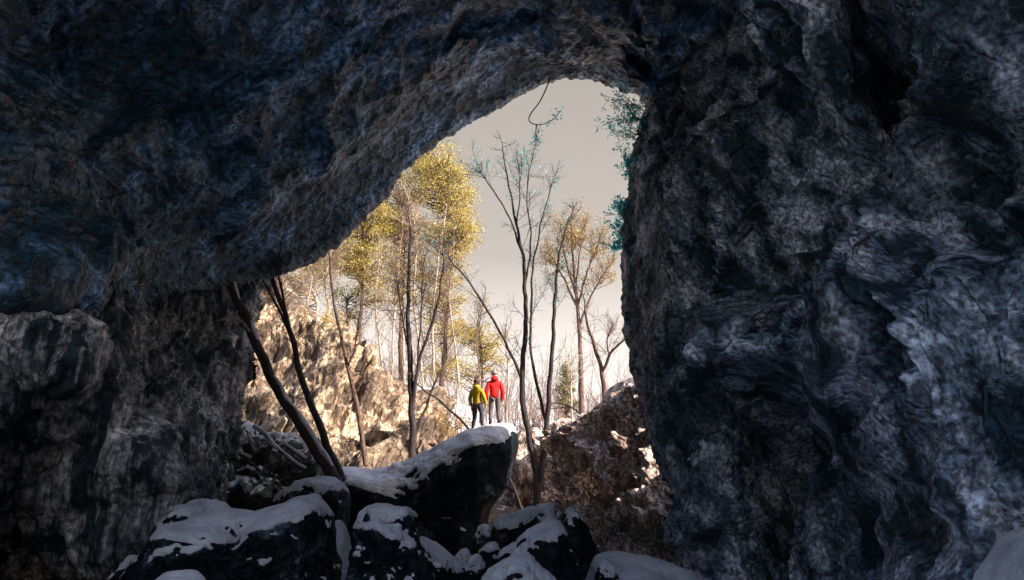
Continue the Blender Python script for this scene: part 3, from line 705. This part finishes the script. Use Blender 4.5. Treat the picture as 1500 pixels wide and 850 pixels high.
def pine(name, label, Y, trunk, clumps, mat, n_leaf=60, r=0.55, size=0.10, bark='brown_bark', cat='tree', w=7, group=None, extra=None):
    """clumps: list of (px, py, rx, ry, n) ellipses of needle tufts"""
    base = P(*trunk[0], Y); root = empty(name, base); tag(root, label, cat, group)
    tw = dens([P(a, b, Y) for a, b in trunk], 10, 0.08)
    mb = MB(); mb.tube(tw, np.linspace(w, w*0.35, len(tw))*Y/FPX/2, 8); mb.obj('trunk', M[bark], root, base)
    lb = MB(); bb = MB()
    for (cx, cy, rx, ry, n) in clumps:
        for _ in range(n):
            a = rng.random()*2*math.pi; q_ = math.sqrt(rng.random())
            px, py = cx+rx*q_*math.cos(a), cy+ry*q_*math.sin(a)
            c = P(px, py, Y)+np.array([0, rng.normal()*rx*Y/FPX*0.6, 0])
            # branch from the trunk
            k = np.argmin(np.abs(tw[:, 2]-(c[2]-0.35*abs(c[0]-tw[0, 0])-0.3)))
            mid = (tw[k]+c)/2+np.array([0, 0, -0.1]); mid = mid+rng.normal(size=3)*0.35; bb.tube(dens([tw[k], mid, c], 3), np.linspace(0.035, 0.01, 7), 4)
            rr = r*(0.6+0.7*rng.random()); m = int(n_leaf*(0.6+0.8*rng.random()))
            off = rng.normal(size=(m, 3))*rr*np.array([0.55, 0.55, 0.28])
            lb.leaves(c+off, size, 0.35)
    o = bb.obj('limb', M[bark], root, base); 
    if o: o['kind'] = 'stuff'
    o = lb.obj('crown', M[mat], root, base); o['kind'] = 'stuff'
    return root
pine('pine_tree', 'tall gold-green pine whose crown meets the vault edge', 46, [(640, 620), (652, 500), (660, 400), (655, 320), (648, 250)],
     [(635, 240, 40, 30, 60), (664, 275, 28, 30, 50), (655, 325, 36, 36, 60), (612, 262, 34, 30, 44), (672, 350, 22, 30, 26), (640, 395, 34, 28, 26), (610, 440, 34, 26, 18)], 'gold', 90, 0.62, 0.07)
pine('pine_tree', 'gold pine with browner open crown left of the tallest one', 48, [(590, 600), (586, 500), (592, 400), (590, 300)],
     [(580, 300, 36, 40, 60), (600, 350, 36, 34, 46), (556, 335, 28, 30, 34), (590, 400, 30, 26, 20)], 'orange', 55, 0.62, 0.08)
pine('pine_tree', 'spreading pine with dark twin stems over the left crag', 44, [(528, 560), (526, 500), (530, 440), (534, 380), (530, 330)],
     [(522, 340, 38, 28, 56), (535, 385, 48, 24, 56), (502, 378, 30, 24, 36), (560, 320, 24, 24, 24), (556, 420, 20, 20, 10)], 'gold', 80, 0.6, 0.066)
pine('pine_tree', 'dark-needled pine stem standing just behind the left spreading pine', 52, [(512, 560), (510, 500), (508, 440)],
     [(508, 440, 22, 26, 20), (545, 430, 20, 16, 14)], 'olive', 60, 0.45, 0.08, bark='dark_bark', w=6)
pine('pine_tree', 'thin golden pine leaning over the crest of the sunlit crag', 42, [(462, 520), (464, 450), (452, 410), (440, 390)],
     [(445, 405, 30, 20, 34), (470, 380, 30, 22, 36), (430, 440, 18, 24, 20)], 'orange', 45, 0.5, 0.07, bark='pale_bark', w=5)
pine('pine_tree', 'low gold-green pine directly above the two hikers', 55, [(705, 620), (706, 560), (704, 500), (700, 470)],
     [(705, 500, 30, 22, 34), (680, 490, 22, 18, 18), (722, 530, 18, 18, 14), (670, 545, 26, 22, 18)], 'gold', 80, 0.55, 0.075)
pine('pine_tree', 'gold-green pine left of the hikers behind the dark tree', 52, [(650, 640), (648, 560), (652, 480), (648, 430)],
     [(650, 470, 28, 34, 34), (640, 530, 30, 24, 24), (662, 430, 20, 20, 14)], 'gold', 80, 0.55, 0.07)
px_tree('pine_tree', 'open-crowned tree with brown-gold foliage right of the forked tree', 44,
  [([(852, 605), (850, 520), (846, 450), (840, 390), (836, 325)], 11, 2), ([(846, 450), (860, 400), (878, 352)], 5, 1.5), ([(848, 480), (868, 430), (888, 395)], 5, 1.5), ([(846, 450), (824, 405), (806, 372)], 5, 1.5), ([(843, 420), (850, 370), (856, 330)], 4, 1.2), ([(843, 430), (828, 380), (822, 338)], 4, 1.2)],
  M['brown_bark'], twigs=(15, 1.3, 2, 0.014), t0=0.45, leaf='orange', leaf_n=5200, leaf_size=0.06)
pine('fir_tree', 'small cone-shaped olive fir between forked tree and right crag', 50, [(829, 640), (829, 580), (829, 528)],
     [(829, 538, 3, 8, 8), (829, 555, 8, 8, 12), (829, 572, 12, 8, 18), (829, 590, 17, 9, 22)], 'olive', 45, 0.30, 0.07, w=4)

# twiggy thicket on the snow behind the hikers: one mass nobody could count
mb = MB(); lb = MB()
for i in range(420):
    Y = 42+50*rng.random(); px = 540+400*rng.random(); x = (px-750)/FPX*Y
    z = gz(x, Y); h = 0.8+2.8*rng.random()**2
    grow(mb, np.array([x, Y, z]), np.array([rng.normal()*0.2, rng.normal()*0.2, 1.0]), h, 0.018, 1, up=0.5)
o = mb.obj('undergrowth', M['brown_bark']); tag(o, 'thicket of leafless brown brush on the snowy slope behind the hikers', kind='stuff')
mb = MB()
for i in range(260):
    Y = 90+80*rng.random(); px = 520+430*rng.random(); x = (px-750)/FPX*Y
    z = gz(x, Y); h = 3+6*rng.random()
    grow(mb, np.array([x, Y, z-0.2]), np.array([rng.normal()*0.1, rng.normal()*0.1, 1.0]), h, 0.05, 1, up=0.6, spread=0.4)
o = mb.obj('distant_wood', M['brown_bark']); tag(o, 'far leafless wood at the top of the slope', kind='stuff')

def bush(name, label, centres, Y, mat, tw_mat, L=0.5, n=14, leaf_n=400, size=0.04, rad=0.3, cat='bush', group=None, dirv=(0, -0.3, 1), spread=0.6):
    """twiggy shrub rooted on the given pixel points"""
    base = P(*centres[0], Y); root = empty(name, base); tag(root, label, cat, group)
    mb = MB(); tips = []
    for (a, b) in centres:
        p = P(a, b, Y)
        for _ in range(n):
            v = np.array(dirv)+rng.normal(size=3)*spread
            grow(mb, p+rng.normal(size=3)*rad*0.3, v, L*(0.5+rng.random()), 0.012, 1, leaf=tips)
    mb.obj('stems', tw_mat, root, base)['kind'] = 'stuff'
    tp = np.concatenate(tips); c = tp[rng.integers(0, len(tp), leaf_n)]+rng.normal(size=(leaf_n, 3))*size
    lb = MB(); lb.leaves(c, size); lb.obj('leaves', mat, root, base)['kind'] = 'stuff'
    return root
for (cs, Y, lab, mt) in [
   ([(876, 640), (888, 625), (866, 655)], 28.2, 'reddish brown dead bush on the shoulder of the right crag', 'dead'),
   ([(874, 690), (885, 670), (862, 690), (895, 660)], 27.2, 'large brown tangled bush halfway down the right crag', 'dead'),
   ([(885, 615), (905, 600)], 27.6, 'brown brush at the top of the right crag below the dead tree', 'dead'),
   ([(915, 770), (900, 785), (930, 790)], 23.0, 'yellow-green leafy plant at the foot of the right crag', 'ivy'),
   ([(870, 730), (886, 740), (858, 722)], 25.6, 'dark bush beside the small snow patch on the right crag', 'dead'),
   ([(960, 790), (975, 800)], 22.0, 'low green plant where the right crag meets the snow drift', 'ivy')]:
    bush('bush', lab, cs, Y, M[mt], M['dark_bark'] if mt == 'ivy' else M['brown_bark'], L=0.6, n=14, leaf_n=700, size=0.03, dirv=(-0.1, -0.4, 0.7))
bush('bush', 'green shrub by the dark fluted wall above the black boulder', [(305, 690), (300, 660)], 21, M['ivy'], M['dark_bark'], L=0.5, n=14, leaf_n=700, size=0.025)
bush('bush', 'golden dry shrub on the crest of the sunlit crag', [(495, 500), (478, 490), (500, 520)], 35.2, M['gold'], M['gold_twig'], L=0.9, n=22, leaf_n=1200, size=0.05)
bush('bush', 'brown tangled brush at the upper left of the sunlit crag', [(405, 470), (395, 440), (420, 480)], 35, M['dead'], M['brown_bark'], L=1.1, n=22, leaf_n=700, size=0.04)
bush('bush', 'rust brown bush below the pines above the tan blocks', [(560, 575), (540, 560), (585, 590)], 37, M['dead'], M['brown_bark'], L=0.9, n=26, leaf_n=1800, size=0.05)
bush('bush', 'golden brush on the lit slope behind the slab crest', [(650, 640), (670, 630), (630, 630)], 34, M['orange'], M['gold_twig'], L=0.6, n=22, leaf_n=1200, size=0.04)
bush('bush', 'brown brush right of the hikers under the forked tree', [(770, 640), (790, 630), (755, 645)], 36, M['dead'], M['brown_bark'], L=0.6, n=20, leaf_n=900, size=0.04)

# right rim sprays and hanging branch, cyan lens fringing in their leaf colour
for (cs, lab, dr, n) in [([(944, 178), (940, 200), (936, 160)], 'teal-fringed leafy spray of long twigs at the top right of the mouth', (-1.3, 0, 0.35), 8),
                      ([(927, 255), (926, 240)], 'teal-fringed leafy tuft on the right rim, second from the top', (-0.7, 0, 0.3), 9),
                      ([(922, 300), (921, 315)], 'teal-fringed leafy tuft midway up the right rim', (-0.7, 0, 0.2), 10),
                      ([(918, 350), (917, 362)], 'teal-fringed leafy tuft lowest on the right rim', (-0.8, 0, 0.1), 7)]:
    bush('rim_shrub', lab, cs, 21.6, M['teal'], M['dark_bark'], L=0.62 if 'long' in lab else 0.3, n=n, leaf_n=620 if 'long' in lab else 460, size=0.05, dirv=dr, spread=0.4, cat='shrub')
px_tree('hanging_branch', 'thin leafless branch hanging from the top of the arch with teal-fringed sprigs', 23,
  [([(806, 112), (800, 130), (790, 150), (778, 166), (775, 176), (782, 182), (796, 182), (812, 174), (818, 166)], 2.2, 1.1), ([(786, 182), (785, 195), (787, 206)], 2, 1.2)],
  M['dark_bark'], twigs=(3, 0.22, 0, 0.006), cat='branch', t0=0.7, wig=0.0, leaf='teal', leaf_n=110, leaf_size=0.045, fork_depth=0.1)

# snow-covered fallen logs on the mossy bank
for pts, Y, r, lab in [([(372, 626), (392, 640), (404, 655), (425, 672), (448, 688)], 23.6, 5, 'fallen log under snow slanting across the mossy bank'),
                       ([(416, 650), (432, 662), (448, 674)], 23.8, 5, 'short snowy fallen log beside the foot of the leaning trunks'),
                       ([(330, 622), (345, 628), (352, 634)], 23.8, 4, 'short snow-dabbed log at the wall edge, high on the bank'),
                       ([(334, 662), (350, 664), (368, 672)], 23.4, 6, 'stubby snowy log at the left of the mossy bank')]:
    w = dens([P(a, b, Y) for a, b in pts], 8, 0.04); rr = r*Y/FPX/2
    root = empty('fallen_log', w[0]); tag(root, lab, 'log')
    mb = MB(); mb.tube(w, rr*(1+0.15*perlin(w*3)), 10); mb.obj('wood', M['dark_bark'], root, w[0])
    mb = MB(); mb.tube(w+np.array([0, -0.45*rr, rr*0.75]), rr*np.clip(1.05+0.5*perlin(w*2.5), 0.5, 1.4), 8); mb.obj('snow_cap', M['snow'], root, w[0])

# ------------------------------------------------------------------ hikers
def skin_mesh(name, verts, edges, radii, mat, parent, sub=2, flat=1.0):
    me = bpy.data.meshes.new(name); me.from_pydata([Vector(v) for v in verts], edges, []); me.materials.append(mat)
    o = bpy.data.objects.new(name, me); COL.objects.link(o); o.parent = parent
    m = o.modifiers.new('skin', 'SKIN'); m.use_smooth_shade = True; m.branch_smoothing = 0.4
    sv = me.skin_vertices[0].data
    for i, r in enumerate(radii):
        r = r if isinstance(r, tuple) else (r, r); sv[i].radius = r; sv[i].use_root = (i == 0)
    s = o.modifiers.new('sub', 'SUBSURF'); s.levels = sub; s.render_levels = sub
    return o
def chain(vs, es, rs, start, pts):
    prev = start
    for p, r in pts:
        vs.append(p); rs.append(r); es.append((prev, len(vs)-1)) if prev is not None else None; prev = len(vs)-1
    return prev
def cloth(name, col, sc=25):
    t = NT(name); n = t.noise(t.coords(), sc, 4); c2 = tuple(min(1, c*1.25) for c in col); c1 = tuple(c*0.75 for c in col)
    return t.fin(t.ramp(n, [(0.35, c1), (0.65, c2)]), 0.7, t.bump(n, 0.5, 0.02), 0.3)
M['red'] = cloth('red_cloth', (0.72, 0.012, 0.015)); M['yellow'] = cloth('yellow_cloth', (0.50, 0.32, 0.01))
M['grey_trousers'] = cloth('grey_trousers', (0.12, 0.10, 0.10)); M['dark_trousers'] = cloth('dark_trousers', (0.03, 0.03, 0.045))
M['boot'] = cloth('boot', (0.03, 0.022, 0.02)); M['hair'] = cloth('hair', (0.09, 0.04, 0.02)); M['wool'] = cloth('wool', (0.30, 0.24, 0.28))
M['skin'] = NT('skin').fin((0.55, 0.33, 0.25), 0.6); M['eye'] = NT('eye').fin((0.02, 0.02, 0.02), 0.3); M['lip'] = NT('lip').fin((0.35, 0.12, 0.1), 0.5)
def ellipsoid(name, c, r, mat, parent, seg=16, cutz=None):
    th = np.linspace(0, 2*math.pi, seg, endpoint=False); ph = np.linspace(-math.pi/2, math.pi/2, seg)
    if cutz is not None: ph = np.linspace(math.asin(cutz), math.pi/2, seg)
    TH, PH = np.meshgrid(th, ph, indexing='ij')
    V = np.stack([c[0]+r[0]*np.cos(PH)*np.cos(TH), c[1]+r[1]*np.cos(PH)*np.sin(TH), c[2]+r[2]*np.sin(PH)], -1)
    return mesh_obj(name, V.reshape(-1, 3), grid_faces(seg, seg, True), mat, parent, True)
def person(label, loc, rz, scale, jacket, trousers, footL, footR, handL, handR, hip=0.93, jacket_len=0.10, headgear='beanie', lean=0.0, hood=True):
    root = empty('person', loc); root.rotation_euler = (0, 0, rz); root.scale = (scale,)*3; tag(root, label, 'person')
    H = Vector((lean*0.4, 0, hip)); CH = Vector((lean*0.8, 0.01, hip+0.40)); NK = Vector((lean, 0, hip+0.56)); HD = Vector((lean, -0.01, hip+0.67))
    def joint(a, b, f, off): return a.lerp(b, f)+Vector(off)
    vs, es, rs = [H], [], [(0.13, 0.10)]
    chain(vs, es, rs, 0, [(H.lerp(CH, .5), (0.125, 0.09)), (CH, (0.15, 0.10)), (NK, 0.055), (HD, 0.07), (HD+Vector((0, 0, .08)), 0.095), (HD+Vector((0, 0, .16)), 0.075)])
    ch = 2
    legs = {}
    for sx, ft in ((-1, footL), (1, footR)):
        ft = Vector(ft); hp = H+Vector((sx*0.10, 0, -0.06)); kn = hp.lerp(ft, 0.5)+Vector((0, -0.06, 0.02)); an = ft+Vector((0, 0.03, 0.09))
        legs[sx] = (hp, kn, an, ft)
        chain(vs, es, rs, 0, [(hp, 0.085), (kn, 0.058), (an, 0.04), (ft+Vector((0, -0.10, 0.035)), (0.04, 0.03))])
    arms = {}
    for sx, hd in ((-1, handL), (1, handR)):
        hd = Vector(hd); sh = CH+Vector((sx*0.19, 0, 0.06)); el = sh.lerp(hd, 0.5)+Vector((sx*0.05, 0.05, 0)); arms[sx] = (sh, el, hd)
        i = chain(vs, es, rs, ch, [(sh, 0.055), (el, 0.042), (hd, 0.028)])
        d = (hd-el).normalized(); side = Vector((0, 1, 0)); 
        pm = hd+d*0.07; vs.append(pm); rs.append((0.032, 0.018)); es.append((i, len(vs)-1)); pi_ = len(vs)-1
        for k in range(4):
            o_ = side*(k-1.5)*0.021; ln = (0.065, 0.078, 0.072, 0.056)[k]
            chain(vs, es, rs, pi_, [(pm+o_+d*0.025, 0.009), (pm+o_+d*(0.025+ln*0.5)+Vector((-sx*0.006, 0, 0)), 0.008), (pm+o_+d*(0.025+ln)+Vector((-sx*0.02, 0, 0)), 0.007)])
        chain(vs, es, rs, i, [(hd+side*-0.03+d*0.03, 0.010), (hd+side*-0.05+d*0.07, 0.008)])
    skin_mesh('body', vs, es, rs, M['skin'], root)
    # trousers
    vs, es, rs = [H+Vector((0, 0, 0.05))], [], [(0.155, 0.12)]
    for sx in (-1, 1):
        hp, kn, an, ft = legs[sx]
        chain(vs, es, rs, 0, [(hp, 0.105), (kn, 0.08), (an.lerp(kn, 0.1), 0.066)])
    skin_mesh('trousers', vs, es, rs, trousers, root)
    for sx in (-1, 1):
        hp, kn, an, ft = legs[sx]
        vs, es, rs = [an+Vector((0, 0, .10))], [], [0.058]
        chain(vs, es, rs, 0, [(an+Vector((0, 0.01, -.035)), 0.055), (ft+Vector((0, -0.08, .045)), (0.052, 0.045)), (ft+Vector((0, -0.16, .04)), (0.042, 0.035))])
        skin_mesh('boot', vs, es, rs, M['boot'], root)
    # jacket
    vs, es, rs = [H+Vector((0, 0, -jacket_len))], [], [(0.175, 0.14)]
    chain(vs, es, rs, 0, [(H+Vector((0, 0, .08)), (0.18, 0.14)), (H.lerp(CH, .6), (0.185, 0.135)), (CH+Vector((0, 0, 0.03)), (0.185, 0.135)), (NK+Vector((0, 0, 0)), 0.085)])
    for sx in (-1, 1):
        sh, el, hd = arms[sx]
        chain(vs, es, rs, 3, [(sh, 0.085), (el, 0.075), (hd.lerp(el, 0.08), 0.055)])
    skin_mesh('jacket', vs, es, rs, jacket, root)
    if hood:
        ellipsoid('hood', NK+Vector((0, 0.06, 0.02)), (0.13, 0.11, 0.10), jacket, root)
    hc = HD+Vector((0, 0, .08))
    if headgear == 'beanie':
        ellipsoid('beanie', hc+Vector((0, 0.01, 0.0)), (0.112, 0.118, 0.135), M['wool'], root, cutz=0.05)
        ellipsoid('bobble', hc+Vector((0, 0.01, 0.15)), (0.035, 0.035, 0.035), M['wool'], root, 10)
    else:
        ellipsoid('hair', hc+Vector((0, 0.025, 0.01)), (0.118, 0.12, 0.13), M['hair'], root)
        vs, es, rs = [hc+Vector((0, 0.07, 0))], [], [0.09]
        chain(vs, es, rs, 0, [(hc+Vector((0, 0.10, -0.14)), (0.10, 0.06)), (hc+Vector((0, 0.11, -0.27)), (0.08, 0.045))])
        skin_mesh('long_hair', vs, es, rs, M['hair'], root)
    for sx in (-1, 1):
        ellipsoid('eye', hc+Vector((sx*0.034, -0.088, 0.0)), (0.013, 0.01, 0.009), M['eye'], root, 8)
        ellipsoid('ear', hc+Vector((sx*0.098, 0.0, -0.01)), (0.014, 0.024, 0.034), M['skin'], root, 8)
    ellipsoid('nose', hc+Vector((0, -0.103, -0.03)), (0.015, 0.022, 0.024), M['skin'], root, 8)
    ellipsoid('mouth', hc+Vector((0, -0.087, -0.07)), (0.026, 0.01, 0.008), M['lip'], root, 8)
    return root

dg = bpy.context.evaluated_depsgraph_get()
def top_of(o, x, y):
    bt = BVHTree.FromObject(o, dg); l = Vector((x, y, 30))-o.location; h = bt.ray_cast(l, Vector((0, 0, -1)))
    return h[0].z+o.location.z if h[0] is not None else None
YP = 26.7
def slab_z(px, Y=YP):
    x = (px-750)/FPX*(Y*CA)*1.0
    z = top_of(slab, x, Y); 
    cap = [c for c in slab.children if c.name.startswith('snow_cap')]
    return x, z
bpy.context.view_layer.update()
xr, zr = slab_z(724); xl, zl = slab_z(699)
print('slab top', zr, zl)
zr = (zr if zr is not None else P(724, 624, YP)[2])+0.05; zl = (zl if zl is not None else P(699, 632, YP)[2])+0.03
person('hiker in red jacket and grey trousers standing on the slab top', (xr, YP, zr), math.pi+0.15, 1.0, M['red'], M['grey_trousers'],
       (-0.16, 0.0, 0.0), (0.14, 0.05, 0.02), (-0.25, -0.03, 0.76), (0.25, -0.03, 0.78), hip=0.93, jacket_len=0.08)
dl = slab_z(690)[1]; dr_ = slab_z(708)[1]
person('hiker in mustard yellow jacket and dark trousers stepping up the slab', (xl, YP-0.1, zl), math.pi-0.5, 0.94, M['yellow'], M['dark_trousers'],
       (-0.28, 0.1, (max(-0.25, (dr_ or zl)-zl)*0+0.10)), (0.24, -0.1, -0.10), (-0.26, -0.16, 0.82), (0.22, 0.05, 0.78), hip=0.90, jacket_len=0.16, headgear='hair', lean=0.02)
